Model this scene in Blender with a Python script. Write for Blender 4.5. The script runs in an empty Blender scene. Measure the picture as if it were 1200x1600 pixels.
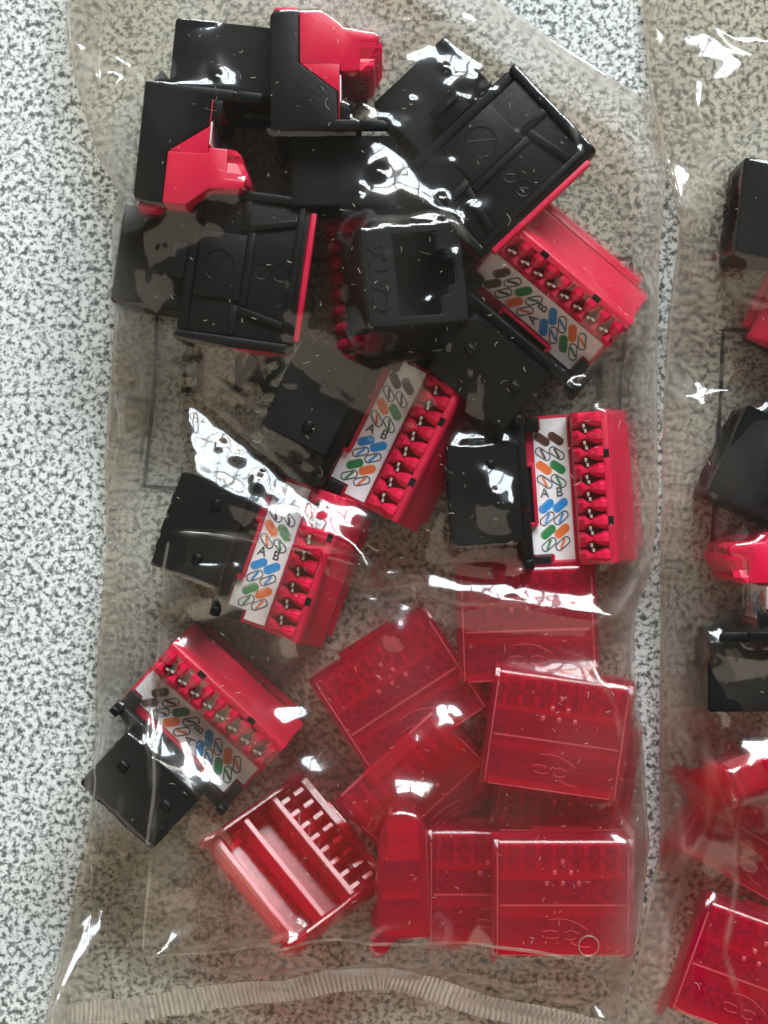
import bpy, bmesh, math, random
import numpy as np
from mathutils import Vector, Matrix
from mathutils.bvhtree import BVHTree

S = 0.001            # all shapes are written in millimetres
H = 340.0            # camera height above the counter (mm)
R = math.radians
random.seed(4); RNG = np.random.default_rng(7)
sc = bpy.context.scene
COL = sc.collection

# ---------------------------------------------------------------- camera, light, exposure
cam = bpy.data.cameras.new('camera')
cam.sensor_fit = 'VERTICAL'; cam.sensor_height = 24.0
cam.lens = 24.0 * H / 160.0
cam.clip_start = 0.01; cam.clip_end = 20.0
cam_o = bpy.data.objects.new('camera', cam); COL.objects.link(cam_o)
cam_o.location = (0, 0, H * S)
sc.camera = cam_o

world = bpy.data.worlds.new('World'); sc.world = world; world.use_nodes = True
bg = world.node_tree.nodes['Background']
bg.inputs['Color'].default_value = (1.0, 0.90, 0.76, 1)
bg.inputs['Strength'].default_value = 0.12

# a four-pane window beyond the top of the picture: cooler sky above, paler below
_az, _el, _d = R(74), R(37), 1.35
WPOS = Vector((_d*math.cos(_el)*math.cos(_az), _d*math.cos(_el)*math.sin(_az), _d*math.sin(_el)))
_rot = (-WPOS).to_track_quat('-Z', 'Y')
for _i, (_ox, _oy, _c, _e) in enumerate(((-.27, .095, (.78, .90, 1.0), 9.5), (.27, .095, (.78, .90, 1.0), 9.5), (-.27, -.095, (1.0, .98, .94), 9.5), (.27, -.095, (.95, .97, .98), 9.5))):
    wl = bpy.data.lights.new('window_pane_light', 'AREA'); wl.shape = 'RECTANGLE'
    wl.size = 0.50; wl.size_y = 0.165; wl.energy = _e; wl.color = _c
    wo = bpy.data.objects.new('window_pane_light', wl); COL.objects.link(wo)
    wo.location = WPOS + _rot @ Vector((_ox, _oy, 0)); wo.rotation_euler = _rot.to_euler()
# added fill lamp standing in for the pale unseen room opposite the window
rl = bpy.data.lights.new('room_fill_light', 'AREA'); rl.shape = 'RECTANGLE'
rl.size = 3.0; rl.size_y = 1.5; rl.energy = 20.0; rl.color = (1.0, 0.86, 0.68)
ro = bpy.data.objects.new('room_fill_light', rl); COL.objects.link(ro)
ro.location = (-0.75, -1.45, 1.15)
ro.rotation_euler = (Vector((0, 0, 0)) - Vector(ro.location)).to_track_quat('-Z', 'Y').to_euler()

sc.view_settings.view_transform = 'Standard'; sc.view_settings.look = 'None'
sc.view_settings.exposure = 0.0; sc.view_settings.gamma = 1.0
sc.view_settings.use_curve_mapping = False
sc.render.engine = 'CYCLES'
cy = sc.cycles
cy.max_bounces = 9; cy.diffuse_bounces = 4; cy.glossy_bounces = 4; cy.transmission_bounces = 10
cy.transparent_max_bounces = 48; cy.use_denoising = True
cy.sample_clamp_indirect = 6.0

def P(px, py, z=0.0):
    k = (H - z) / H / 10.0
    return Vector(((px - 600) * k, (800 - py) * k, z))

# ---------------------------------------------------------------- materials
class NT:
    def __init__(s, name):
        s.m = bpy.data.materials.new(name); s.m.use_nodes = True
        s.t = s.m.node_tree; s.t.nodes.clear()
        s.out = s.t.nodes.new('ShaderNodeOutputMaterial')
    def n(s, kind, **kw):
        nd = s.t.nodes.new('ShaderNode' + kind)
        for k, v in kw.items():
            if k.startswith('_'): setattr(nd, k[1:], v)
            else:
                key = int(k[1:]) if k[0] == 'i' and k[1:].isdigit() else k.replace('__', ' ')
                s.set(nd, key, v)
        return nd
    def set(s, nd, key, v):
        if isinstance(v, bpy.types.NodeSocket): s.t.links.new(v, nd.inputs[key])
        elif isinstance(v, bpy.types.Node): s.t.links.new(v.outputs[0], nd.inputs[key])
        else: nd.inputs[key].default_value = v
    def mix(s, f, a, b): return s.n('MixShader', i0=f, i1=a, i2=b)
    def math(s, op, a, b=0.0, c=0.0): return s.n('Math', _operation=op, i0=a, i1=b, i2=c)
    def ramp(s, v, stops):
        r = s.n('ValToRGB', i0=v); e = r.color_ramp.elements
        while len(e) < len(stops): e.new(0.5)
        for el, (p, c) in zip(e, stops):
            el.position = p; el.color = c if len(c) == 4 else (*c, 1)
        return r
    def done(s, sh): s.t.links.new(sh.outputs[0], s.out.inputs[0]); return s.m
def g3(v): return (v, v, v, 1)

def plastic(name, col, rough, bump=0.15, scuff=0.0, coat=0.0, spec=0.5):
    m = NT(name); tc = m.n('TexCoord')
    no = m.n('TexNoise', Vector=tc.outputs['Object'], Scale=1400.0, Detail=3.0)
    n2 = m.n('TexNoise', Vector=tc.outputs['Object'], Scale=120.0, Detail=4.0)
    bp = m.n('Bump', Strength=bump, Distance=0.0002, Height=no.outputs[0])
    rr = m.math('MULTIPLY_ADD', n2.outputs[0], 0.25, rough - 0.12)
    c2 = tuple(min(1, c * 1.0 + scuff) for c in col)
    cr = m.ramp(n2.outputs[0], [(0.45, col), (0.75, c2)])
    b = m.n('BsdfPrincipled', Base__Color=cr, Roughness=rr, Normal=bp)
    b.inputs['Specular IOR Level'].default_value = spec
    b.inputs['Coat Weight'].default_value = coat
    return m.done(b)

M = {}
M['black'] = plastic('black_plastic', (0.005, 0.0054, 0.0056), 0.42, 0.2, 0.003, 0.0, 0.2)
M['red'] = plastic('red_plastic', (0.58, 0.005, 0.046), 0.40, 0.12, 0.01)
M['white'] = plastic('label_card', (0.88, 0.88, 0.92), 0.5, 0.05)
M['metal'] = NT('tin_metal'); _b = M['metal'].n('BsdfPrincipled', Base__Color=(.75, .72, .66, 1), Metallic=0.8, Roughness=0.45); M['metal'] = M['metal'].done(_b)
for nm, c in dict(brown=(.085, .030, .018), orange=(.78, .17, .035), green=(.02, .22, .06), blue=(.02, .26, .66), ink=(.05, .06, .075)).items():
    M[nm] = plastic('print_' + nm, c, 0.5, 0.0)
def print_mat():
    m = NT('bag_print'); tc = m.n('TexCoord')
    no = m.n('TexNoise', Vector=tc.outputs['Object'], Scale=500.0, Detail=4.0)
    f = m.ramp(no.outputs[0], [(0.28, g3(0.5)), (0.45, g3(0.95))])
    return m.done(m.mix(f, m.n('BsdfTransparent'), m.n('BsdfDiffuse', Color=(.03, .035, .03, 1))))
M['bag_print'] = print_mat()

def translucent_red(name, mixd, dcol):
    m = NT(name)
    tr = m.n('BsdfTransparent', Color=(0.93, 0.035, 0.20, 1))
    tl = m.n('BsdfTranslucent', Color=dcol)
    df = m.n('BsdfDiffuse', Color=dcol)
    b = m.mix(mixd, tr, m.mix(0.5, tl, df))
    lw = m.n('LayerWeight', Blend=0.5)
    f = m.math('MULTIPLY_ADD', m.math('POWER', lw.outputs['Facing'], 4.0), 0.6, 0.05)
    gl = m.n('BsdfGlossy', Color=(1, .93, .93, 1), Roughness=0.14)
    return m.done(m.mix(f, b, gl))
M['cap'] = translucent_red('translucent_red_plastic', .19, (.95, .007, .16, 1))
M['cap_edge_glow'] = translucent_red('edge_glow_red_plastic', .48, (.95, .24, .32, 1))  # paler copy of the cap plastic, glow of lit edges put into its colour

def film(name, tint, haze, rough, blur, f0=0.05, hazecol=(.86, .81, .72, 1)):
    m = NT(name)
    tr = m.n('BsdfTransparent', Color=(*tint, 1))
    base = tr
    if haze is None:      # cloudier towards the seams, plus caught light painted along the creases
        haze = m.n('Attribute', _attribute_name='cloud_and_glint').outputs['Fac']; blur = m.math('MULTIPLY_ADD', haze, 4.0, blur)
    if blur: base = m.mix(blur, tr, m.n('BsdfRefraction', Color=(*tint, 1), Roughness=0.30, IOR=1.12))
    hz = m.mix(0.5, m.n('BsdfDiffuse', Color=hazecol), m.n('BsdfTranslucent', Color=hazecol))
    base = m.mix(haze, base, hz)
    lw = m.n('LayerWeight', Blend=0.5)
    f = m.math('MULTIPLY_ADD', m.math('POWER', lw.outputs['Facing'], 4.0), 0.75, f0)
    gl = m.mix(0.30, m.n('BsdfGlossy', Color=(1, 1, 1, 1), Roughness=rough), m.n('BsdfGlossy', Color=(1, 1, 1, 1), Roughness=rough * 3.6))
    return m.done(m.mix(f, base, gl))
M['film'] = film('clear_film', (0.955, 0.942, 0.920), None, 0.055, 0.13, 0.036)
M['film_back'] = film('clear_film_back', (0.885, 0.85, 0.785), 0.03, 0.2, 0.0, 0.04)
M['film_inner'] = film('inner_film', (0.95, 0.94, 0.925), 0.009, 0.06, 0.0, 0.036)
M['seam'] = film('film_seam', (0.9, 0.88, 0.84), 0.24, 0.12, 0.0, 0.12)
M['zip'] = film('zip_film', (0.93, 0.92, 0.90), 0.30, 0.10, 0.0, 0.16)
def dust_mat():
    m = NT('dust'); return m.done(m.n('BsdfDiffuse', Color=(.55, .52, .42, 1)))
M['dust'] = dust_mat()

def granite():
    m = NT('speckled_granite'); tc = m.n('TexCoord'); co = tc.outputs['Object']
    big = m.n('TexNoise', Vector=co, Scale=1120.0, Detail=4.0, Roughness=0.55, Distortion=0.3)
    sm = m.n('TexNoise', Vector=co, Scale=2300.0, Detail=2.0, Roughness=0.6)
    low = m.n('TexNoise', Vector=co, Scale=28.0, Detail=2.0)
    v = m.math('ADD', big.outputs[0], m.math('MULTIPLY', m.math('SUBTRACT', sm.outputs[0], 0.5), 0.35))
    v = m.math('ADD', v, m.math('MULTIPLY', m.math('SUBTRACT', low.outputs[0], 0.5), 0.08))
    cr = m.ramp(v, [(0.31, (.065, .07, .066)), (0.41, (.17, .185, .175)), (0.47, (.36, .38, .365)), (0.525, (.60, .63, .605)), (0.64, (.70, .73, .70))])
    b = m.n('BsdfPrincipled', Base__Color=cr, Roughness=0.45)
    return m.done(b)
M['granite'] = granite()

# ---------------------------------------------------------------- mesh helpers (mm)
class MB:
    def __init__(s): s.v = []; s.f = []; s.mi = []
    def add(s, vs, fs, mi=0):
        o = len(s.v); s.v += [tuple(v) for v in vs]; s.f += [tuple(o + i for i in f) for f in fs]; s.mi += [mi] * len(fs); return s
    def box(s, x0, x1, y0, y1, z0, z1, mi=0):
        return s.add([(x, y, z) for x in (x0, x1) for y in (y0, y1) for z in (z0, z1)],
                     [(0, 1, 3, 2), (4, 6, 7, 5), (0, 4, 5, 1), (2, 3, 7, 6), (0, 2, 6, 4), (1, 5, 7, 3)], mi)
    def prism(s, prof, x0, x1, mi=0):      # profile in (y, z) pushed along x
        n = len(prof)
        vs = [(x0, y, z) for y, z in prof] + [(x1, y, z) for y, z in prof]
        fs = [tuple(range(n))[::-1], tuple(range(n, 2 * n))] + [(i, (i + 1) % n, n + (i + 1) % n, n + i) for i in range(n)]
        return s.add(vs, fs, mi)
    def poly(s, pts, z, mi=0): return s.add([(x, y, z) for x, y in pts], [tuple(range(len(pts)))], mi)
    def slab(s, pts, z0, z1, mi=0):
        n = len(pts)
        vs = [(x, y, z0) for x, y in pts] + [(x, y, z1) for x, y in pts]
        return s.add(vs, [tuple(range(n))[::-1], tuple(range(n, 2 * n))] + [(i, (i + 1) % n, n + (i + 1) % n, n + i) for i in range(n)], mi)
    def mesh(s, name, mats, bevel=0.0, seg=2, smooth=False, angle=40):
        me = bpy.data.meshes.new(name)
        me.from_pydata([(x * S, y * S, z * S) for x, y, z in s.v], [], s.f)
        for k in (mats if isinstance(mats, (list, tuple)) else [mats]): me.materials.append(M[k])
        me.polygons.foreach_set('material_index', s.mi)
        bm = bmesh.new(); bm.from_mesh(me)
        bmesh.ops.recalc_face_normals(bm, faces=bm.faces)
        if bevel:
            es = [e for e in bm.edges if len(e.link_faces) == 2 and e.calc_face_angle(0) > R(25)]
            bmesh.ops.bevel(bm, geom=es, offset=bevel * S, segments=seg, affect='EDGES', profile=0.5, clamp_overlap=True)
        bm.to_mesh(me); bm.free()
        if bevel or smooth:
            me.polygons.foreach_set('use_smooth', [True] * len(me.polygons))
            me.set_sharp_from_angle(angle=R(angle))
        me.update(); return me

def link(name, data, parent=None):
    o = bpy.data.objects.new(name, data); COL.objects.link(o)
    if parent is not None: o.parent = parent
    return o
def tag(o, label, cat, group=None):
    o['label'] = label; o['category'] = cat
    if group: o['group'] = group
    return o

def text_mesh(txt, size, depth=0.0, bold=0.0):
    cu = bpy.data.curves.new('letters', 'FONT'); cu.body = txt; cu.size = size * S
    cu.align_x = 'CENTER'; cu.align_y = 'CENTER'; cu.extrude = depth * S; cu.offset = bold * S
    cu.resolution_u = 4
    o = bpy.data.objects.new('letters', cu); COL.objects.link(o)
    dg = bpy.context.evaluated_depsgraph_get(); dg.update()
    me = bpy.data.meshes.new_from_object(o.evaluated_get(dg))
    vs = [tuple(c / S for c in v.co) for v in me.vertices]; fs = [tuple(p.vertices) for p in me.polygons]
    bpy.data.objects.remove(o); bpy.data.curves.remove(cu); bpy.data.meshes.remove(me)
    return vs, fs

def tube(mb, pts, r, n=6, mi=0):
    pts = [Vector(p) for p in pts]; o = len(mb.v)
    for i, p in enumerate(pts):
        d = (pts[min(i + 1, len(pts) - 1)] - pts[max(i - 1, 0)]).normalized()
        a = d.orthogonal().normalized() if abs(d.z) > .9 else d.cross(Vector((0, 0, 1))).normalized()
        b = d.cross(a)
        for k in range(n):
            t = 2 * math.pi * k / n; mb.v.append(tuple(p + r * (math.cos(t) * a + math.sin(t) * b)))
    for i in range(len(pts) - 1):
        for k in range(n):
            mb.f.append((o + i * n + k, o + i * n + (k + 1) % n, o + (i + 1) * n + (k + 1) % n, o + (i + 1) * n + k)); mb.mi.append(mi)

# ---------------------------------------------------------------- the counter
mb = MB(); mb.add([(-900, -900, 0), (900, -900, 0), (900, 900, 0), (-900, 900, 0)], [(0, 1, 2, 3)])
ct = link('countertop', mb.mesh('countertop', 'granite')); ct['kind'] = 'structure'

# ---------------------------------------------------------------- keystone jack (local: +x brown end, +y socket, +z label side)
def Y(L): return (L - 15.0) * .93
JP = []                     # (name, mesh, parent index or None, label)
def jpart(name, mesh, par=None): JP.append((name, mesh, par)); return len(JP) - 1

def build_jack_parts():
    b = MB()
    side = [(Y(0), 0.6), (Y(0), 4.2), (Y(8.2), 4.2), (Y(12.7), 9.9), (Y(17.0), 9.9), (Y(17.0), 13.1), (Y(18.8), 13.1), (Y(18.8), 0.0), (Y(.8), 0.0)]
    b.prism(side, -11.5, -10.2); b.prism(side, 10.2, 11.5)
    b.prism([(Y(0), .7), (Y(0), 4.2), (Y(8.2), 4.2), (Y(12.7), 9.0), (Y(17), 9.0), (Y(17), .7)], -10.2, 10.2)
    jpart('housing', b.mesh('housing', 'black', .35))
    b = MB(); b.prism([(Y(17), .7), (Y(17), 13.2), (Y(18.8), 13.2), (Y(18.8), .7)], -10.15, 10.15)
    jpart('front_wall', b.mesh('front_wall', 'black', .5, 3))
    for k in (-1, 1):
        b = MB(); b.prism([(Y(17.1), 13.0), (Y(17.1), 16.4), (Y(17.6), 17.2), (Y(18.75), 17.2), (Y(18.75), 13.0)], min(k * 10.0, k * 11.48), max(k * 10.0, k * 11.48))
        jpart('guide_arm', b.mesh('guide_arm', 'black', .3))
    # socket body with stepped plug opening
    bm = bmesh.new()
    def ring(pts, y): return [bm.verts.new((x * S, y * S, z * S)) for x, z in pts]
    out = [(-7.3, 3.0), (7.3, 3.0), (7.3, 18.3), (-7.3, 18.3)]
    hole = [(-5.9, 13.4), (-5.9, 6.9), (-3.2, 6.9), (-3.2, 5.7), (-1.8, 5.7), (-1.8, 4.4), (1.8, 4.4), (1.8, 5.7), (3.2, 5.7), (3.2, 6.9), (5.9, 6.9), (5.9, 13.4)]
    A = ring(out, Y(30)); B = ring(hole, Y(30)); C = ring(out, Y(18.85)); D = ring(hole, Y(20.4))
    es = []
    for lst in (A, B):
        for i in range(len(lst)): es.append(bm.edges.new((lst[i], lst[(i + 1) % len(lst)])))
    bmesh.ops.triangle_fill(bm, edges=es, use_beauty=True)
    for i in range(4): bm.faces.new((A[i], A[(i + 1) % 4], C[(i + 1) % 4], C[i]))
    n = len(B)
    for i in range(n): bm.faces.new((B[i], B[(i + 1) % n], D[(i + 1) % n], D[i]))
    bm.faces.new(C); bm.faces.new(D)
    bmesh.ops.recalc_face_normals(bm, faces=bm.faces)
    bmesh.ops.bevel(bm, geom=[e for e in bm.edges if len(e.link_faces) == 2 and e.calc_face_angle(0) > R(60)], offset=.22 * S, segments=2, affect='EDGES', clamp_overlap=True)
    me = bpy.data.meshes.new('socket_body'); bm.to_mesh(me); bm.free(); me.materials.append(M['black'])
    me.polygons.foreach_set('use_smooth', [True] * len(me.polygons)); me.set_sharp_from_angle(angle=R(40))
    sb = jpart('socket_body', me)
    vs, fs = text_mesh('CAT.6', 3.7, 0.3, 0.08)
    b = MB(); b.add([(-x, Y(30.0) + z + .02, y + 15.8) for x, y, z in vs], fs)
    jpart('embossed_lettering', b.mesh('embossed_lettering', 'black'), sb)
    for k in (-1, 1):       # small latch bumps on the label-side of the socket body
        b = MB(); b.prism([(Y(22.2), 18.25), (Y(22.8), 18.95), (Y(23.6), 18.95), (Y(24.2), 18.25)], k * 4.3 - .8, k * 4.3 + .8)
        jpart('latch_bump', b.mesh('latch_bump', 'black', .25), sb)
    b = MB(); b.prism([(Y(18.8), .7), (Y(21.2), .9), (Y(21.0), 0.0), (Y(22.6), 1.2), (Y(21.0), 2.6), (Y(21.2), 1.7), (Y(18.8), 1.8)], -2.6, 2.6)
    jpart('latch_hook', b.mesh('latch_hook', 'black', .15))
    # red lacing block
    b = MB()
    b.prism([(Y(.1), 4.25), (Y(.1), 7.6), (Y(3.0), 10.8), (Y(3.3), 15.0), (Y(3.9), 15.9), (Y(5.0), 15.9), (Y(5.0), 13.2), (Y(9.5), 13.0), (Y(9.5), 10.2), (Y(8.6), 10.15), (Y(8.3), 4.3)], -11.45, 11.45)
    lb = jpart('lacing_block', b.mesh('lacing_block', 'red', .3))
    b = MB(); b.prism([(Y(8.35), 4.5), (Y(8.35), 10.1), (Y(16.95), 10.1), (Y(16.95), 9.95), (Y(12.7), 9.95)], -11.4, 11.4)
    ty = jpart('label_tray', b.mesh('label_tray', 'red', .1))
    b = MB(); b.prism([(Y(-.9), .5), (Y(-.9), 3.4), (Y(.05), 4.2), (Y(.05), .6)], -9.6, 9.6)
    jpart('end_plate', b.mesh('end_plate', 'red', .25))
    for k in (-1, 1):
        b = MB(); b.box(k * 5 - .62, k * 5 + .62, Y(4.0), Y(4.9), 15.2, 15.96)
        jpart('slot', b.mesh('slot', 'black'), lb)
    tooth = MB()
    # plan widths along L: wide at the ends, pinched where the contact sits
    st = [(4.95, 1.2, 16.3), (5.8, 1.1, 16.3), (7.0, .66, 15.7), (7.45, .48, 15.3), (7.95, .66, 15.2), (8.6, 1.12, 15.1), (9.45, 1.2, 14.2)]
    vs = []
    for L, w, zt in st:
        vs += [(-w, Y(L), 13.0), (-w, Y(L), zt - 1.0), (-w * .35, Y(L), zt), (w * .35, Y(L), zt), (w, Y(L), zt - 1.0), (w, Y(L), 13.0)]
    fs = []
    for i in range(len(st) - 1):
        for k in range(5): fs.append((i * 6 + k, i * 6 + k + 1, (i + 1) * 6 + k + 1, (i + 1) * 6 + k))
    fs += [tuple(range(6)), tuple(range(36, 42))]
    tooth.add(vs, fs); tm = tooth.mesh('tooth', 'red')
    ends = MB()
    for i in range(9):
        k = jpart('tooth', tm, lb); TOOTHX[k] = (i - 4) * 2.55
    cm = MB(); cm.box(-.66, -.14, Y(7.25), Y(7.62), 13.05, 15.15); cm.box(.14, .66, Y(7.5), Y(7.87), 13.05, 15.1); cm.box(-.2, .2, Y(7.45), Y(7.69), 13.0, 14.0)
    cmm = cm.mesh('contact', 'metal')
    for i in range(8):
        k = jpart('contact', cmm, lb); TOOTHX[k] = (i - 3.5) * 2.55
    # label card with wiring colours; u = distance from the brown end, v = distance from the socket side
    def uv(u, v): return (10.9 - u, Y(16.9 - v))
    out = [(0, 2.4), (0, 6.0), (21.8, 7.2), (21.8, 3.6), (20.5, 3.5), (20.5, .2), (15.9, .2), (15.6, 1.3), (8.6, 1.3), (8.4, .9), (1.6, .5), (1.6, 2.4)]
    out = [(0, 2.6), (0, 6.9), (21.8, 6.9), (21.8, 3.3), (20.4, 3.3), (20.4, .15), (15.8, .15), (15.8, 1.35), (1.7, 1.35), (1.7, 2.6)]
    b = MB(); b.slab([uv(*p) for p in out], 10.12, 10.32)
    lc = jpart('label_card', b.mesh('label_card', 'white', .05, 1))
    pr = MB(); zt = 10.345
    mats = ['brown', 'orange', 'green', 'blue', 'ink']
    def pill(u, v, tilt, r=.68, hl=.74, n=8):
        a = R(tilt); ax = Vector((math.sin(a), math.cos(a))); out = []
        for s_, a0 in ((1, -90), (-1, 90)):
            for k in range(n + 1):
                t = R(a0 + 180 * k / n); d = Vector((math.cos(t) * r, math.sin(t) * r + s_ * hl) if s_ == 1 else (math.cos(t) * r, math.sin(t) * r - hl))
                out.append(d)
        pts = []
        # stadium outline around the long axis
        out = [Vector((r * math.cos(R(180 * k / n)), hl + r * math.sin(R(180 * k / n)))) for k in range(n + 1)] + \
              [Vector((r * math.cos(R(180 + 180 * k / n)), -hl + r * math.sin(R(180 + 180 * k / n)))) for k in range(n + 1)]
        for d in out:
            pts.append((u + d.x * math.cos(a) + d.y * math.sin(a), v - d.x * math.sin(a) + d.y * math.cos(a)))
        return pts
    def solid(u, v, tilt, mi): pr.poly([uv(*p) for p in pill(u, v, tilt)], zt, mi)
    def outline(u, v, tilt, mi):
        o = [uv(*p) for p in pill(u, v, tilt)]; i_ = [uv(*p) for p in pill(u, v, tilt, .46)]
        n = len(o); pr.add([(x, y, zt) for x, y in o + i_], [(k, (k + 1) % n, n + (k + 1) % n, n + k) for k in range(n)], 4)
        a = R(tilt + (28 if tilt > 0 else -28)); d = Vector((math.sin(a), math.cos(a))) * .85; w = Vector((math.cos(a), -math.sin(a))) * .2
        c = Vector((u, v))
        pr.poly([uv(*(c + d + w)), uv(*(c + d - w)), uv(*(c - d - w)), uv(*(c - d + w))], zt - .008, mi)
    rows = [(3.0, 36, 's', 0, 0), (5.2, 36, 'o', 0, 0), (7.3, 36, 's', 1, 2), (9.4, 36, 'o', 1, 2),
            (13.1, -36, 's', 3, 3), (15.0, -36, 'o', 3, 3), (17.0, -36, 's', 2, 1), (18.9, -36, 'o', 2, 1)]
    for u, t, k, a, c in rows:
        f = solid if k == 's' else outline
        f(u + .1, 2.75, t, a); f(u - (.0 if t > 0 else .0) + .1, 5.0, t, c)
    for ch, v in (('A', 2.6), ('B', 5.0)):
        vs, fs = text_mesh(ch, 2.0, 0, .05)
        # letters are read with the green end on the right
        pr.add([(*uv(11.25 - y, v + x), zt) for x, y, z in vs], fs, 4)
    jpart('wiring_print', pr.mesh('wiring_print', mats), lc)
    b = MB()
    b.box(-5.2, 4.4, Y(15.75), Y(16.25), 10.1, 11.3); b.box(-5.2, -4.6, Y(16.25), Y(17.0), 10.1, 11.3); b.box(3.8, 4.4, Y(16.25), Y(17.0), 10.1, 11.3)
    jpart('clip_rail', b.mesh('clip_rail', 'red', .1), ty)
    b = MB(); b.box(-4.6, 3.8, Y(16.26), Y(16.99), 10.12, 10.6)
    jpart('clip_slot', b.mesh('clip_slot', 'black'), ty)
    for k in (-1, 1):
        b = MB(); x0, x1 = (8.9, 11.3) if k > 0 else (-11.3, -9.7)
        b.box(x0, x1, Y(14.6 if k > 0 else 14.0), Y(16.98), 9.9, 11.6)
        jpart('corner_block', b.mesh('corner_block', 'black', .2))
    # underside: frame, slanted ribs, round marks
    b = MB()
    b.box(-10.15, 10.15, Y(.9), Y(1.9), .1, .75)
    b.slab([(-4.8, Y(16.9)), (4.8, Y(16.9)), (4.8, Y(9.5)), (-4.8, Y(9.5))], .2, .75)
    for k in (-1, 1):
        b.slab([(k * 5.6, Y(9.4)), (k * 6.6, Y(9.4)), (k * 8.2, Y(2)), (k * 7.2, Y(2))], .08, .74)
        b.slab([(k * 5.6, Y(9.5)), (k * 9.9, Y(9.5)), (k * 9.9, Y(10.7)), (k * 5.6, Y(10.7))], .15, .74)
    b.slab([(-5.4, Y(8.2)), (5.4, Y(8.2)), (5.4, Y(9.3)), (-5.4, Y(9.3))], .15, .74)
    bp = jpart('underside_panel', b.mesh('underside_panel', 'black', .15))
    for k in (-1, 1):
        b = MB(); pts = [Vector((k * 1.7 * 0 + 1.2 * math.cos(t), Y(5 + k * 1.5) + 1.2 * math.sin(t), .68)) for t in np.linspace(0, 2 * math.pi, 19)]
        tube(b, pts, .14, 5)
        tube(b, [(-.5, Y(5 + k * 1.5) - .5, .68), (0, Y(5 + k * 1.5), .68), (.5, Y(5 + k * 1.5) + .5, .68)], .12, 5)
        jpart('moulded_mark', b.mesh('moulded_mark', 'black'), bp)
    b = MB(); tube(b, [(2.3 * math.cos(t), Y(13.4) + 2.3 * math.sin(t), .18) for t in np.linspace(R(20), R(320), 22)], .13, 5)
    tube(b, [(-2.0, Y(12), .18), (1.6, Y(15), .18)], .12, 5)
    jpart('moulded_mark', b.mesh('moulded_mark', 'black'), bp)
TOOTHX = {}
build_jack_parts()

CONTENT = {'left_jacks': [], 'left_caps': [], 'right_jacks': [], 'right_caps': []}
def frame_from(Yd, Zd):
    Yv = Vector(Yd).normalized(); Zv = Vector(Zd); Zv = (Zv - Zv.dot(Yv) * Yv).normalized()
    Xv = Yv.cross(Zv)
    return Matrix((Xv, Yv, Zv)).transposed()
def thing(proto, name, px, py, zc, rot, centre, label, cat, group, key, zt=None):
    e = link(name, None); e.empty_display_size = .005
    c = P(px, py, zc if zt is None else zt); c.z = zc; off = rot @ Vector(centre)
    e.matrix_world = Matrix.Translation((c - off) * S) @ rot.to_4x4()
    tag(e, label, cat, group)
    objs = []
    for i, (n, me, par) in enumerate(proto):
        o = link(n, me, e if par is None else objs[par])
        if proto is JP and i in TOOTHX: o.location = (TOOTHX[i] * S, 0, 0)
        if proto is not JP and i in CAPX: o.location = Vector(CAPX[i]) * S
        objs.append(o)
    CONTENT[key].append((e, objs))
    return e
def jack(px, py, zc, Yd, Zd, label, key='left_jacks', group='network jacks in the left bag', zt=None):
    return thing(JP, 'network_jack', px, py, zc, frame_from(Yd, Zd), (0, 0, 9.2), label, 'network jack', group, key, zt)
def dirv(a, pitch=0): return (math.cos(R(a)) * math.cos(R(pitch)), math.sin(R(a)) * math.cos(R(pitch)), math.sin(R(pitch)))
UP, DN = (0, 0, 1), (0, 0, -1)

jack(521, 167, 12.2, dirv(-90), (1, 0, 0.0), 'black jack on its side at the top, red block pointing right', zt=23)
jack(322, 175, 12.2, dirv(84), (1, -.1, 0.0), 'black jack on its side at upper left, red block in its lower half', zt=23)
jack(328, 414, 9.9, dirv(172), DN, 'black jack lying face down at the left, underside with red strip at its right end', zt=17)
jack(616, 446, 13.4, (.30, .02, .95), (-.95, -.10, .30), 'black jack standing with its embossed socket face up, left of the label with glare')
jack(744, 212, 13.4, dirv(133, -2), (.03, .0, -1), 'black jack lying face down at top right, turned diagonally, thin red edge', zt=22)
jack(826, 500, 11.6, dirv(229, -14), (-.05, -.18, 1), 'tilted jack under the face-down diagonal jack, red teeth facing the upper right')
jack(843, 768, 9.8, dirv(184), UP, 'jack at the right edge of the left bag, label upright, red block to the right')
jack(575, 664, 9.8, dirv(154), UP, 'jack in the middle, clear of glare, label running from lower left to upper right')
jack(405, 856, 9.8, dirv(161), UP, 'jack half covered by the bright diagonal fold of film')
jack(290, 1158, 9.8, dirv(227), UP, 'lowest jack in the left bag, its socket pointing to the lower left')
GR = 'network jacks in the right bag'
jack(1288, 346, 9.9, dirv(174), DN, 'black jack end cut by the right picture edge, highest in the right bag', 'right_jacks', GR)
jack(1257, 764, 9.9, dirv(155), DN, 'black jack in the right bag, tilted square end beneath the glare streak', 'right_jacks', GR)
jack(1210, 966, 12.2, dirv(-90), (-1, 0, 0), 'jack on its side in the right bag, rounded red block pointing left', 'right_jacks', GR, zt=23)
jack(1352, 478, 9.9, dirv(-25), UP, 'jack in the right bag of which only a red corner shows', 'right_jacks', GR)

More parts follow.
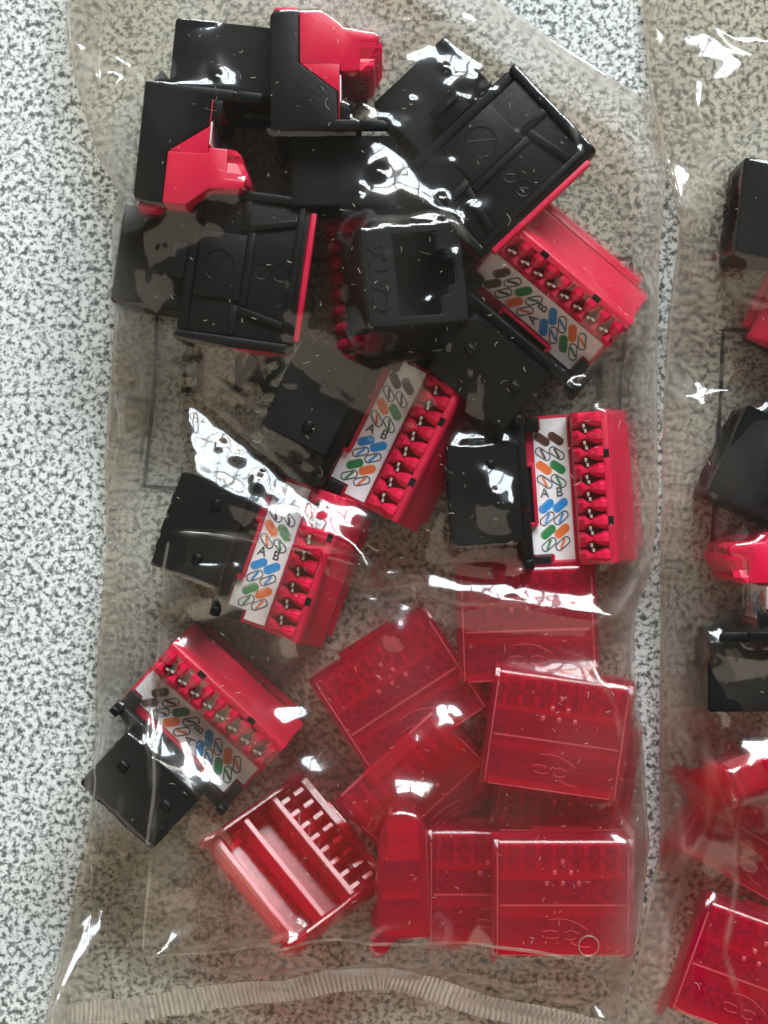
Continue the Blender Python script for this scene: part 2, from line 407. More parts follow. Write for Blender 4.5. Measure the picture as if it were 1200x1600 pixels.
# ---------------------------------------------------------------- translucent red cap (local: rounded edge at +y, outside face +z)
CP = []; CAPX = {}
def cpart(name, mesh, par=None, off=None):
    CP.append((name, mesh, par))
    if off: CAPX[len(CP) - 1] = off
    return len(CP) - 1
def build_cap():
    b = MB()
    arc_o = [(9 - 2.2 + 2.2 * math.sin(R(a)), 8 - 2.2 + 2.2 * math.cos(R(a))) for a in range(0, 91, 15)]
    arc_i = [(9 - 2.2 + 1.2 * math.sin(R(a)), 8 - 2.2 + 1.2 * math.cos(R(a))) for a in range(90, -1, -15)]
    prof = [(-9, 7.0), (-9, 8.0)] + arc_o + [(9, 2.6), (8.0, 2.6)] + arc_i
    b.prism(prof, -9.5, 9.5); sh = cpart('shell', b.mesh('shell', 'cap', 0, smooth=True, angle=35))
    b = MB()
    wall = [(-9, 8.0), (6.8, 8.0), (8.4, 7.2), (9, 5.8), (9, 2.6), (7, 1.4), (3, .8), (-7, .4), (-8.6, -.6), (-10.6, -.8), (-11.6, .2), (-11.2, 1.6), (-10.2, 2.2), (-9.2, 3.2)]
    b.prism(wall, -.5, .5); wm = b.mesh('end_wall', 'cap', .2)
    for k in (-1, 1): cpart('end_wall', wm, None, (k * 10.02, 0, 0))
    b = MB(); b.box(-9.48, 9.48, -.45, .45, 1.3, 6.98); rm = b.mesh('rib', 'cap_edge_glow', .12, 1)
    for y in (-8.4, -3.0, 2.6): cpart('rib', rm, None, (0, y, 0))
    b = MB(); b.box(-.32, .32, -.85, .85, 2.4, 6.98); cm = b.mesh('comb_tooth', 'cap_edge_glow')
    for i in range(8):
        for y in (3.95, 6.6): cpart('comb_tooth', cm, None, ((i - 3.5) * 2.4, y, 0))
    b = MB(); b.box(-4.6, 4.6, 9.0, 9.9, 3.0, 6.2); cpart('front_lip', b.mesh('front_lip', 'cap', .2))
    b = MB(); b.prism([(.42 * math.cos(R(a)), .3 * math.sin(R(a))) for a in range(0, 181, 30)], -.3, .3); dm = b.mesh('raised_dot', 'cap_edge_glow', .1, 1)
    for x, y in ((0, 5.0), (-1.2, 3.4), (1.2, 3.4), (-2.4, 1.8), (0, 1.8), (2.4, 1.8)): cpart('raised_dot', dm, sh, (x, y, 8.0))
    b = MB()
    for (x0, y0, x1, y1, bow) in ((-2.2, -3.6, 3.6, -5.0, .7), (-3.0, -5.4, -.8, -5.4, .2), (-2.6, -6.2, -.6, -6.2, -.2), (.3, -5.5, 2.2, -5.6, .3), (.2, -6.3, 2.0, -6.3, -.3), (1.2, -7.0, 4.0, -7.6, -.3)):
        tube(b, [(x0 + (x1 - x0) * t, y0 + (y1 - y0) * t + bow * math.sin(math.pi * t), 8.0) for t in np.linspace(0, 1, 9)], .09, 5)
    cpart('raised_mark', b.mesh('raised_mark', 'cap_edge_glow'), sh)
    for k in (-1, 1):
        b = MB(); b.box(k * 9.75 - .13, k * 9.75 + .13, -8.8, 6.6, 8.02, 8.14); cpart('edge_glow_strip', b.mesh('edge_glow_strip', 'cap_edge_glow', .06, 1), sh)  # thin added strips, bright rim light painted as pale pink
    b = MB(); b.box(-9.2, 9.2, -8.95, -8.75, 8.0, 8.12); cpart('edge_glow_strip', b.mesh('edge_glow_strip', 'cap_edge_glow', .06, 1), sh)
    b = MB(); b.box(-9.2, 9.2, 8.98, 9.12, 2.7, 3.2); cpart('edge_glow_strip', b.mesh('edge_glow_strip', 'cap_edge_glow', .04, 1), sh)
    b = MB(); b.box(-9.4, 9.4, -1.6, -1.3, 7.98, 8.12); cpart('raised_line', b.mesh('raised_line', 'cap_edge_glow'), sh)
build_cap()
GC, GCR = 'translucent red caps in the left bag', 'translucent red caps in the right bag'
def cap(px, py, zc, Yd, Zd, label, key='left_caps', group=GC):
    return thing(CP, 'cable_cap', px, py, zc, frame_from(Yd, Zd), (0, 0, 4.0), label, 'cap', group, key)
cap(622, 1080, 7.5, dirv(123), (.0, .05, 1), 'clear red cap with a comb, tilted, just under the tongue of glare')
cap(822, 968, 9.0, dirv(92), UP, 'clear red cap behind the horizontal fold at the right')
cap(868, 1140, 11.5, dirv(82), (0, .08, 1), 'clear red cap with a pale upper edge, top of the right stack')
cap(652, 1226, 8.6, (-.46, .52, .72), (.52, -.56, .64), 'clear red cap standing on edge between the combed cap and the square one')
cap(466, 1346, 9.6, dirv(34, -23), (-.14, -.48, -.86), 'clear red cap lying open side up, ribs and comb showing')
cap(624, 1352, 11.6, dirv(92), (1, 0, .0), 'clear red cap on its side with rounded upper corner, beside the open one')
cap(772, 1376, 5.4, dirv(90), (.0, 0, 1), 'clear red cap tucked under the left side of the rectangular one at the bottom')
cap(876, 1392, 11.8, dirv(90), (0, .06, 1), 'rectangular clear red cap with raised dots, lowest at the right')
cap(880, 1215, 5.0, dirv(-98), UP, 'clear red cap underneath the stack at the right')
cap(1200, 1196, 12.0, (.2, .25, .94), (.34, -.9, .2), 'clear red cap in the right bag with a curled edge, topmost', 'right_caps', GCR)
cap(1186, 1290, 6.0, dirv(60), UP, 'clear red cap in the right bag between two others', 'right_caps', GCR)
cap(1172, 1515, 9.0, dirv(70), UP, 'clear red cap in the right bag at the bottom, pale line across its top', 'right_caps', GCR)
bpy.context.view_layer.update()

# ---------------------------------------------------------------- film: membranes draped over the contents
DX = 0.4
GX0, GX1, GY0, GY1 = -62.0, 84.0, -92.0, 92.0
gx = np.arange(GX0, GX1 + 1e-6, DX); gy = np.arange(GY0, GY1 + 1e-6, DX)
NXg, NYg = len(gx), len(gy)
GXX, GYY = np.meshgrid(gx, gy)

def heights(keys, low=False):
    vs, fs = [], []
    for k in keys:
        for e, objs in CONTENT[k]:
            for o in objs:
                if o.name.split('.')[0] in ('tooth', 'contact', 'wiring_print', 'embossed_lettering', 'moulded_mark', 'raised_dot', 'raised_mark', 'latch_bump', 'guide_arm'): continue
                mw = o.matrix_world; off = len(vs)
                vs += [mw @ v.co for v in o.data.vertices]
                fs += [[off + i for i in p.vertices] for p in o.data.polygons]
    t = BVHTree.FromPolygons(vs, fs)
    hm = np.zeros((NYg, NXg))
    for j in range(0, NYg):
        for i in range(0, NXg):
            h = t.ray_cast(Vector((gx[i] * S, gy[j] * S, .2)), Vector((0, 0, -1)))
            if h[0] is not None: hm[j, i] = h[0].z / S
    return hm
def blur(a, s):
    r = max(1, int(3 * s)); k = np.exp(-np.arange(-r, r + 1) ** 2 / (2 * s * s)); k /= k.sum()
    a = np.apply_along_axis(lambda v: np.convolve(np.pad(v, r, 'edge'), k, 'valid'), 0, a)
    return np.apply_along_axis(lambda v: np.convolve(np.pad(v, r, 'edge'), k, 'valid'), 1, a)
def dilate(a, n=1):
    for _ in range(n):
        p = np.pad(a, 1, 'edge'); a = np.maximum.reduce([p[1:-1, 1:-1], p[:-2, 1:-1], p[2:, 1:-1], p[1:-1, :-2], p[1:-1, 2:]])
    return a
def relax(z, ob, fixed, zf, it, w=1.0, sag=0.0):
    for _ in range(it):
        p = np.pad(z, 1, 'edge')
        z = z * (1 - w) + w * .25 * (p[:-2, 1:-1] + p[2:, 1:-1] + p[1:-1, :-2] + p[1:-1, 2:]) - sag
        z = np.maximum(z, ob); z = np.where(fixed, zf, z)
    return z
def drape(ob, inside, zf, it=260):
    # coarse to fine
    zc = None
    for st in (4, 2, 1):
        o = ob[::st, ::st] if st == 1 else dilate(ob, st // 2)[::st, ::st]
        fx = ~inside[::st, ::st]; zz = zf[::st, ::st]
        if zc is None: zc = np.where(fx, zz, o)
        else:
            zc = np.repeat(np.repeat(zc, 2, 0), 2, 1)[:o.shape[0], :o.shape[1]]
            if zc.shape != o.shape: zc = np.pad(zc, ((0, o.shape[0] - zc.shape[0]), (0, o.shape[1] - zc.shape[1])), 'edge')
        zc = relax(zc, o, fx, zz, it, 1.0, 0.004 * st)
    return zc
def pl(pts, z=0):       # polyline in pixels -> interpolator x(y) in mm
    q = sorted([(P(x, y, zz)[1], P(x, y, zz)[0], zz) for x, y, zz in pts])
    ys = np.array([a[0] for a in q]); xs = np.array([a[1] for a in q]); zs = np.array([a[2] for a in q])
    return (lambda y: np.interp(y, ys, xs)), (lambda y: np.interp(y, ys, zs))
def noise(sy, sx, amp, ridged=False):
    a = RNG.standard_normal((NYg, NXg))
    fy = np.fft.fftfreq(NYg)[:, None]; fx = np.fft.fftfreq(NXg)[None]
    a = np.fft.ifft2(np.fft.fft2(a) * np.exp(-2 * math.pi ** 2 * ((fy * sy / DX) ** 2 + (fx * sx / DX) ** 2))).real
    a /= a.std()
    return amp * (-np.abs(a) if ridged else a)
def sample(z, x, y):
    fx = np.clip((np.asarray(x) - GX0) / DX, 0, NXg - 1.001); fy = np.clip((np.asarray(y) - GY0) / DX, 0, NYg - 1.001)
    i = fx.astype(int); j = fy.astype(int); u = fx - i; v = fy - j
    return (z[j, i] * (1 - u) + z[j, i + 1] * u) * (1 - v) + (z[j + 1, i] * (1 - u) + z[j + 1, i + 1] * u) * v
def onfilm(z, px, py, it=4):
    zz = 10.0
    for _ in range(it):
        p = P(px, py, zz); zz = float(sample(z, p.x, p.y))
    p = P(px, py, zz); return p.x, p.y, zz
WDIR = WPOS.normalized()
def inpoly(poly):
    x, y = GXX, GYY; m = np.zeros(x.shape, bool); n = len(poly)
    for i in range(n):
        (x0, y0), (x1, y1) = poly[i], poly[(i + 1) % n]
        if y0 == y1: continue
        c = ((y0 > y) != (y1 > y)) & (x < (x1 - x0) * (y - y0) / (y1 - y0) + x0); m ^= c
    return m
def fold_faces(z, ob, specs):
    # each fold face is a flat piece of film that leans towards the window
    mask = np.zeros(z.shape, bool); zf = np.zeros_like(z)
    for sp in specs:
        poly, k, lift = sp[0], sp[1], sp[2]
        q = [onfilm(z, *p) for p in poly]; m = inpoly([(a[0], a[1]) for a in q])
        if not m.any(): continue
        c = Vector((sum(a[0] for a in q) / len(q), sum(a[1] for a in q) / len(q), 12.0))
        h = ((Vector((0, 0, H)) - c).normalized() + WDIR).normalized()
        g0, g1 = -h.x / h.z * k, -h.y / h.z * k
        pl0 = g0 * (GXX - c.x) + g1 * (GYY - c.y)
        off = (z[m] - pl0[m]).mean() + lift
        zf[m] = np.maximum(pl0[m] + off, np.maximum(ob[m], .6)); mask |= m
    return mask, zf
def drape_folds(z, ob, ins, ez, specs):
    mask, zf = fold_faces(z, ob, specs)
    crin = noise(.8, .8, .035) + noise(2.2, 2.2, .10)
    zf = zf + crin * mask
    fixed = ~ins | mask; zfix = np.where(mask, zf, ez)
    z2 = np.where(fixed, zfix, z)
    z2 = relax(z2, np.where(mask, 0, ob), fixed, zfix, 220)
    return z2
def sheet(name, mat, z, xl, xr, y0, y1, parent, step=.44, crease_glint=None, hole=None):
    ny = int((y1 - y0) / step) + 1; ys = np.linspace(y0, y1, ny)
    wmax = max(xr(y) - xl(y) for y in ys); nx = int(wmax / step) + 1
    s = np.linspace(0, 1, nx)
    Xs = np.array([xl(y) + (xr(y) - xl(y)) * s for y in ys]); Ys = np.repeat(ys[:, None], nx, 1)
    Zs = sample(z, Xs, Ys)
    o = parent.location / S
    v = np.stack([Xs - o.x, Ys - o.y, Zs - o.z], -1).reshape(-1, 3) * S
    idx = np.arange(ny * nx).reshape(ny, nx)
    f = np.stack([idx[:-1, :-1], idx[:-1, 1:], idx[1:, 1:], idx[1:, :-1]], -1).reshape(-1, 4)
    if hole:
        cx, cy_, r = hole
        fc = (v[f].mean(1) / S + np.array([o.x, o.y, o.z]))[:, :2]
        kill = np.hypot(fc[:, 0] - cx, fc[:, 1] - cy_) < r
        rim = np.intersect1d(np.unique(f[kill]), np.unique(f[~kill])); f = f[~kill]
        d = v[rim, :2] / S + np.array([o.x, o.y]) - np.array([cx, cy_]); d = d / np.linalg.norm(d, axis=1)[:, None] * r
        v[rim, :2] = (d + np.array([cx - o.x, cy_ - o.y])) * S
    me = bpy.data.meshes.new(name); me.from_pydata(v.tolist(), [], f.tolist()); me.materials.append(M[mat])
    wd = (Xs[:, -1] - Xs[:, 0])[:, None]; de = np.minimum(s[None] * wd, (1 - s[None]) * wd)
    cl = .005 + (.15 + .06 * sample(CLOUD, Xs, Ys)) * np.exp(-(de / 4.0) ** 1.3) + .010 * np.clip(sample(CLOUD, Xs, Ys), 0, 2)
    if crease_glint is not None: cl = cl + .20 * sample(crease_glint, Xs, Ys) ** 2
    at = me.attributes.new('cloud_and_glint', 'FLOAT', 'POINT'); at.data.foreach_set('value', np.clip(cl, .003, .3).reshape(-1).astype(np.float32))
    me.polygons.foreach_set('use_smooth', [True] * len(me.polygons)); me.update()
    return link(name, me, parent)
CLOUD = noise(4, 3, 1.0)

hl_j = heights(['left_jacks']); hl_c = heights(['left_caps'])
hr = heights(['right_jacks', 'right_caps'])

# outlines in pixels with the height of the edge above the counter
L_left = pl([(112, -140, 6), (104, 0, 6), (103, 50, 6), (118, 130, 7), (150, 240, 7), (186, 300, 6), (176, 360, 5), (180, 500, 4), (170, 620, 3), (164, 720, 3), (166, 850, 3), (157, 950, 3), (150, 1080, 3), (148, 1230, 3), (118, 1380, 2), (92, 1500, 2), (74, 1590, 2), (60, 1760, 2)])
L_right = pl([(560, -140, 8), (770, -4, 9), (850, 52, 10), (940, 112, 10), (1034, 172, 8), (1041, 262, 6), (1030, 400, 5), (1026, 600, 4), (1028, 800, 4), (1016, 890, 6), (992, 960, 5), (988, 1040, 4), (1004, 1160, 4), (1014, 1320, 4), (1000, 1450, 4), (972, 1600, 3), (960, 1760, 3)])
R_left = pl([(1000, -140, 2), (1003, 0, 2), (1012, 110, 2), (1020, 180, 2), (1046, 270, 3), (1062, 360, 4), (1044, 490, 4), (1036, 640, 4), (1031, 850, 4), (1031, 1000, 4), (1030, 1180, 4), (1030, 1330, 4), (1004, 1440, 4), (975, 1600, 3), (960, 1760, 3)])
R_right = ((lambda y: np.full_like(np.asarray(y, float), 82.0)), (lambda y: np.full_like(np.asarray(y, float), 6.0)))
I_left = pl([(262, 832, 12), (250, 950, 11), (243, 1080, 11), (240, 1230, 9), (230, 1380, 6), (221, 1494, 3), (221, 1510, 3)])
I_right = pl([(1012, 880, 8), (988, 960, 8), (985, 1040, 8), (1000, 1160, 8), (1008, 1320, 7), (985, 1500, 4), (985, 1510, 4)])

def inside_and_edge(lf, rf):
    (xl, zl), (xr, zr) = lf, rf
    a = xl(gy)[:, None]; b = xr(gy)[:, None]
    ins = (GXX > a) & (GXX < b)
    t = np.clip((GXX - a) / np.maximum(b - a, 1e-6), 0, 1)
    ez = zl(gy)[:, None] * (1 - t) + zr(gy)[:, None] * t
    return ins, ez
def back_sheet(lf, rf):
    (xl, zl), (xr, zr) = lf, rf
    a = xl(gy)[:, None]; b = xr(gy)[:, None]
    dl = np.clip(GXX - a, 0, None); dr = np.clip(b - GXX, 0, None)
    z = .25 + (zl(gy)[:, None] - .3) * np.exp(-(dl / 4.0) ** 1.5) + (zr(gy)[:, None] - .3) * np.exp(-(dr / 4.0) ** 1.5)
    return np.maximum(.2, z)

# inner pouch of caps
insI, ezI = inside_and_edge(I_left, I_right)
CL = .35
ob_in = np.maximum(dilate(hl_c, 1), dilate(hl_j, 1)) + CL
ytop_px = [(150, 826), (262, 830), (330, 834), (400, 846), (480, 862), (560, 884), (620, 896), (700, 900), (800, 918), (900, 938), (962, 950), (1012, 884), (1100, 880)]
zin = drape(ob_in, insI, ezI)
zin = np.maximum(blur(zin, 1.6), ob_in - .1)
zin = zin + noise(6, 3, .22) + noise(2.2, 4, .10, True) + noise(.9, .9, .02)
zin_low = np.minimum(drape(dilate(hl_j, 1) + CL, insI, ezI) + .2, zin - .25)
zin_low = np.where(hl_c > .1, np.minimum(zin_low, .9), zin_low); zin_low = np.maximum(blur(zin_low, 2.0), .55)

# outer left bag
insL, ezL = inside_and_edge(L_left, L_right)
ob_out = np.maximum(ob_in, np.where(insI & (GYY < P(600, 880, 14).y), zin, 0) + .45)
zL = drape(ob_out, insL, ezL)
zL = np.maximum(blur(zL, 1.4), ob_out - .05)
FOLDS_L = [   # outline of the fold face in the photograph's pixels, lean, lift
    ([(286, 612), (338, 655), (402, 705), (470, 765), (545, 838), (598, 890), (575, 902), (500, 862), (420, 812), (304, 748), (294, 690)], 1.0, 2.4),
    ([(590, 880), (660, 884), (745, 894), (830, 912), (905, 930), (966, 948), (960, 970), (900, 962), (830, 950), (740, 934), (660, 926), (596, 926)], 1.0, 2.2),
    ([(520, 900), (575, 916), (655, 905), (655, 930), (640, 965), (622, 1002), (610, 972), (575, 948), (530, 925)], .95, .3),
    ([(722, 644), (752, 664), (790, 730), (812, 800), (770, 796), (745, 730), (726, 690)], .9, .4),
    ([(585, 200), (612, 225), (652, 270), (694, 314), (680, 324), (638, 302), (602, 262)], 1.0, .3),
    ([(688, 352), (725, 312), (768, 298), (772, 320), (742, 342), (700, 366)], 1.0, .3),
    ([(832, 470), (870, 452), (910, 450), (906, 464), (860, 478), (838, 486)], 1.0, .2),
    ([(575, 12), (620, 20), (680, 28), (742, 16), (750, 30), (700, 42), (640, 40), (588, 28)], 1.0, .2),
    ([(688, 88), (722, 96), (756, 118), (748, 134), (702, 112)], 1.0, .2),
    ([(790, 352), (810, 328), (850, 318), (882, 334), (860, 354), (815, 364)], .93, .2),
    ([(180, 1340), (200, 1335), (172, 1412), (132, 1492), (97, 1572), (78, 1590), (92, 1530), (138, 1430)], 1.0, .4),
    ([(372, 1386), (386, 1396), (344, 1434), (284, 1472), (224, 1498), (258, 1463), (318, 1420)], 1.0, .4),
    ([(488, 1080), (472, 1114), (442, 1144), (428, 1132), (446, 1098)], 1.0, .3),
    ([(304, 1158), (326, 1172), (346, 1213), (350, 1244), (330, 1224), (312, 1192)], .9, .2),
    ([(1010, 886), (987, 910), (964, 952), (952, 946), (966, 912)], .95, .2),
    ([(104, 48), (122, 60), (142, 72), (135, 84), (106, 74)], 1.0, .2),
    ([(138, 132), (150, 103), (178, 93), (212, 82), (206, 107), (186, 128), (160, 142)], .93, .2),
    ([(500, 1500), (640, 1478), (704, 1480), (640, 1490), (520, 1512)], 1.0, .2),
    ([(420, 1524), (560, 1506), (652, 1504), (742, 1533), (880, 1558), (952, 1573), (940, 1586), (820, 1564), (720, 1543), (650, 1518), (560, 1520)], 1.0, .2),
    ([(380, 836), (470, 838), (540, 858), (562, 884), (470, 858), (390, 850)], .95, .2),
    ([(888, 588), (905, 583), (922, 598), (905, 614), (892, 607)], 1.0, .3),
    ([(180, 642), (198, 600), (210, 588), (206, 614)], 1.0, .2),
    ([(928, 338), (944, 284), (964, 268), (957, 312), (941, 348)], .9, .2),
    ([(560, 150), (600, 165), (640, 205), (628, 212), (590, 190)], .9, .2),
    ([(305, 865), (330, 858), (400, 885), (420, 905), (360, 900)], .86, .2),
    ([(345, 1290), (480, 1200), (600, 1300), (670, 1255), (675, 1440), (560, 1460), (465, 1490)], .12, .3),
    ([(690, 1060), (770, 1040), (760, 1120), (690, 1130)], .1, .0),
]
zL = drape_folds(zL, ob_out, insL, ezL, FOLDS_L)
zL = np.maximum(blur(zL, 1.3), ob_out - .3)
zL = zL + noise(7, 5, .24) + noise(2.5, 5, .10, True) + noise(5, 2.0, .08, True) + noise(1.2, 1.2, .03, True) + noise(.6, .6, .012, True)
def creases(z, lines, h=.42, w=.75):
    acc = np.zeros_like(z)
    for ln in lines:
        q = [np.array(onfilm(z, *p)[:2]) for p in ln]
        L = sum(np.linalg.norm(b - a) for a, b in zip(q[:-1], q[1:])); s0 = 0.0; hh = h * random.uniform(.6, 1.2); ww = w * random.uniform(.8, 1.3)
        ph = random.uniform(0, 6.3)
        for a, b in zip(q[:-1], q[1:]):
            d = b - a; l = np.linalg.norm(d)
            if l < 1e-6: continue
            t = np.clip(((GXX - a[0]) * d[0] + (GYY - a[1]) * d[1]) / (l * l), 0, 1)
            px_, py_ = a[0] + t * d[0] - GXX, a[1] + t * d[1] - GYY
            dist = np.hypot(px_, py_); u = (s0 + t * l) / L
            prof = np.clip(1 - dist / ww, 0, 1) * hh * np.sin(np.pi * np.clip(u, .02, .98)) ** .5 * (.75 + .25 * np.sin(u * L * .9 + ph))
            acc = np.maximum(acc, prof); s0 += l
    CREASE_GLINT.append(np.clip(acc / .3, 0, 1))      # light caught by the creases, painted as paler film
    return z + acc
CREASE_GLINT = []
def dimples(z, spots):
    for (px, py, r, h) in spots:
        x, y, _ = onfilm(z, px, py); d2 = (GXX - x) ** 2 + (GYY - y) ** 2
        z = z + h * np.exp(-d2 / (2 * r * r))
    return z
sp = [(372, 712, .7, .22), (346, 696, .6, .2), (402, 752, .9, .25), (428, 772, .8, .2), (590, 268, .8, .6), (712, 405, 1.0, .6), (745, 468, .9, .5), (497, 662, .6, .4), (785, 690, .6, .4), (770, 770, .6, .4), (690, 310, .6, .5), (642, 160, .6, .4), (760, 140, .8, .6), (905, 603, 1.0, .8), (178, 115, 1.2, .8), (905, 240, .8, .6), (805, 210, .5, .4), (560, 300, .5, .4), (545, 455, .5, .4)]
for _ in range(110):
    sp.append((random.uniform(200, 1000), random.uniform(20, 940), random.uniform(.35, .6), random.uniform(.12, .38)))
for _ in range(40):
    sp.append((random.uniform(200, 1000), random.uniform(940, 1500), random.uniform(.35, .6), random.uniform(.08, .2)))
CREASE_L = [[(190, 1240), (188, 1400), (180, 1490)], [(266, 850), (250, 1100), (240, 1300), (224, 1490)], [(172, 190), (176, 300), (166, 400), (165, 480), (176, 600), (190, 660), (180, 740)],
    [(690, 0), (760, 40), (810, 90), (900, 152), (990, 200)], [(785, 20), (860, 76), (950, 138), (1020, 184)], [(1000, 236), (950, 250), (905, 243)], [(1036, 272), (985, 284), (940, 276)],
    [(500, 1502), (640, 1478), (760, 1490), (980, 1522)], [(300, 1522), (560, 1508), (700, 1522), (960, 1577)], [(440, 1546), (540, 1522), (620, 1500)], [(640, 1512), (760, 1552), (880, 1566)],
    [(226, 1490), (300, 1420), (345, 1340)], [(228, 1493), (330, 1478), (420, 1470), (480, 1440)], [(990, 930), (975, 1000), (985, 1080), (996, 1190)], [(950, 1240), (990, 1310), (985, 1420)],
    [(600, 893), (560, 870), (470, 846), (270, 831)], [(585, 347), (640, 338), (692, 330)], [(692, 330), (715, 352), (738, 385)], [(560, 900), (600, 935), (660, 930), (740, 950)],
    [(660, 925), (720, 945), (800, 940), (870, 960)], [(1000, 895), (985, 930), (960, 960)], [(200, 580), (260, 570), (330, 590), (420, 650)], [(190, 120), (230, 100), (262, 60)],
    [(300, 612), (360, 650), (430, 715), (520, 805)], [(104, 60), (140, 90), (150, 130)], [(170, 900), (158, 1000), (152, 1180), (132, 1380), (100, 1520)], [(230, 1010), (232, 1120), (236, 1230)],
    [(860, 1010), (920, 1030), (960, 1100), (980, 1200)], [(520, 1490), (600, 1450), (640, 1446)], [(1010, 480), (1004, 560), (1008, 640)], [(930, 640), (990, 655), (1015, 720)], [(640, 60), (690, 40), (760, 48)], [(880, 170), (900, 210), (908, 250)]]
zL = creases(zL, CREASE_L, .5, .65)
zL = dimples(zL, sp)
zL = np.where(insL, np.maximum(zL, np.minimum(ob_out, zL + 1) - .2), ezL)
zin = np.minimum(zin, zL - .3)

# right bag
insR, ezR = inside_and_edge(R_left, R_right)
ob_r = dilate(hr, 1) + CL
zR = drape(ob_r, insR, ezR); zR = np.maximum(blur(zR, 1.6), ob_r - .05)
FOLDS_R = [
    ([(1008, 26), (1040, 31), (1085, 50), (1230, 57), (1230, 65), (1090, 62), (1080, 76), (1048, 56)], 1.0, .1),
    ([(1046, 622), (1085, 604), (1150, 600), (1157, 613), (1090, 624), (1060, 630)], 1.0, .3),
    ([(1072, 970), (1120, 982), (1240, 1010), (1240, 1030), (1150, 1022), (1118, 1026)], 1.0, .4),
    ([(1034, 262), (1075, 246), (1094, 254), (1086, 292), (1062, 354), (1045, 310)], .97, .3),
    ([(1052, 1150), (1066, 1136), (1086, 1150), (1075, 1162), (1054, 1164)], 1.0, .2),
    ([(1062, 1368), (1068, 1385), (1036, 1452), (1010, 1534), (1001, 1500), (1030, 1420)], .85, .2),
]
zR = drape_folds(zR, ob_r, insR, ezR, FOLDS_R); zR = np.maximum(blur(zR, 1.3), ob_r - .3)
zR = zR + noise(8, 4, .32) + noise(2.5, 6, .15, True) + noise(8, 1.2, .10, True) + noise(1.3, 1.3, .03) + noise(.7, .7, .012)
zR = creases(zR, [[(1060, 360), (1080, 300), (1100, 250), (1200, 180)], [(1088, 262), (1064, 340), (1048, 420)], [(1066, 1000), (1095, 1130), (1106, 1290), (1075, 1340), (1030, 1430)], [(1160, 1230), (1150, 1380), (1132, 1490), (1165, 1590)],
    [(1040, 1160), (1062, 1280), (1066, 1380), (1040, 1440), (1012, 1600)], [(1076, 990), (1096, 1110), (1120, 1230), (1150, 1310)], [(1040, 640), (1060, 760), (1052, 900)], [(1092, 90), (1084, 170), (1090, 240)], [(1080, 10), (1140, 70), (1200, 90)], [(1120, 430), (1160, 470), (1200, 478)]], .5, .7)
zR = np.where(insR, np.maximum(zR, .5), ezR)
zRi = np.minimum(zR - .4, drape(ob_r - .05, insR, ezR * .8) + noise(6, 2, .2) + noise(6, 1.2, .15, True))

# ---------------------------------------------------------------- bags
def bag(name, px, py, label, group):
    e = link(name, None); e.location = P(px, py, 0) * S; e.empty_display_size = .02
    return tag(e, label, 'plastic bag', group)
bagL = bag('clear_bag', 600, 800, 'clear plastic zip bag of black jacks and red caps, left and whole', 'clear plastic bags')
bagR = bag('clear_bag', 1150, 800, 'clear plastic bag cut off by the right picture edge', 'clear plastic bags')
pouL = bag('inner_pouch', 620, 1200, 'small clear pouch of red caps inside the left bag', 'inner pouches')
pouR = bag('inner_pouch', 1150, 1300, 'small clear pouch of red caps inside the right bag', 'inner pouches')
yb, yt = -90.0, 90.0
sheet('front_film', 'film', zL, L_left[0], L_right[0], yb, yt, bagL, crease_glint=CREASE_GLINT[0])
zLb = back_sheet(L_left, L_right); sheet('back_film', 'film_back', zLb, L_left[0], L_right[0], yb, yt, bagL, step=1.0)
sheet('front_film', 'film', zR, R_left[0], R_right[0], yb, yt, bagR, crease_glint=CREASE_GLINT[1])
zRb = back_sheet(R_left, R_right); sheet('back_film', 'film_back', zRb, R_left[0], R_right[0], yb, yt, bagR, step=1.0)

def pouch_sheet(name, z, lf, rf, top_px, bottom_px, parent, hole=None, step=.6):
    # columns run between the free top edge and the bottom seam
    tp = [onfilm(z, *p) for p in top_px]; bt = [onfilm(z, *p) for p in bottom_px]
    tx = np.array([p[0] for p in tp]); ty = np.array([p[1] for p in tp]); bx = np.array([p[0] for p in bt]); by = np.array([p[1] for p in bt])
    nx = 140; ny = 120
    s = np.linspace(0, 1, nx); t = np.linspace(0, 1, ny)
    (xl, _), (xr, _) = lf, rf
    X = np.zeros((ny, nx)); Yv = np.zeros((ny, nx))
    for j, tt in enumerate(t):
        xa = tx[0] + (tx[-1] - tx[0]) * s; xb = bx[0] + (bx[-1] - bx[0]) * s
        ya = np.interp(xa, tx, ty); yb_ = np.interp(xb, bx, by)
        yy = ya * (1 - tt) + yb_ * tt
        X[j] = xl(yy) + (xr(yy) - xl(yy)) * s; Yv[j] = yy
    Z = sample(z, X, Yv); o = parent.location / S
    v = np.stack([X - o.x, Yv - o.y, Z - o.z], -1).reshape(-1, 3) * S
    idx = np.arange(ny * nx).reshape(ny, nx)
    f = np.stack([idx[:-1, :-1], idx[1:, :-1], idx[1:, 1:], idx[:-1, 1:]], -1).reshape(-1, 4)
    if hole:
        cx, cy_, r = hole; oo = np.array([o.x, o.y])
        fc = v[f].mean(1)[:, :2] / S + oo
        kill = np.hypot(fc[:, 0] - cx, fc[:, 1] - cy_) < r
        rim = np.intersect1d(np.unique(f[kill]), np.unique(f[~kill])); f = f[~kill]
        d = v[rim, :2] / S + oo - np.array([cx, cy_]); d = d / np.linalg.norm(d, axis=1)[:, None] * r
        v[rim, :2] = (d + np.array([cx, cy_]) - oo) * S
    me = bpy.data.meshes.new(name); me.from_pydata(v.tolist(), [], f.tolist()); me.materials.append(M['film_inner'])
    me.polygons.foreach_set('use_smooth', [True] * len(me.polygons)); me.update()
    return link(name, me, parent)
top_px = ytop_px[1:-1]; bot_px = [(221, 1496), (330, 1490), (450, 1480), (600, 1474), (700, 1472), (850, 1488), (985, 1506)]
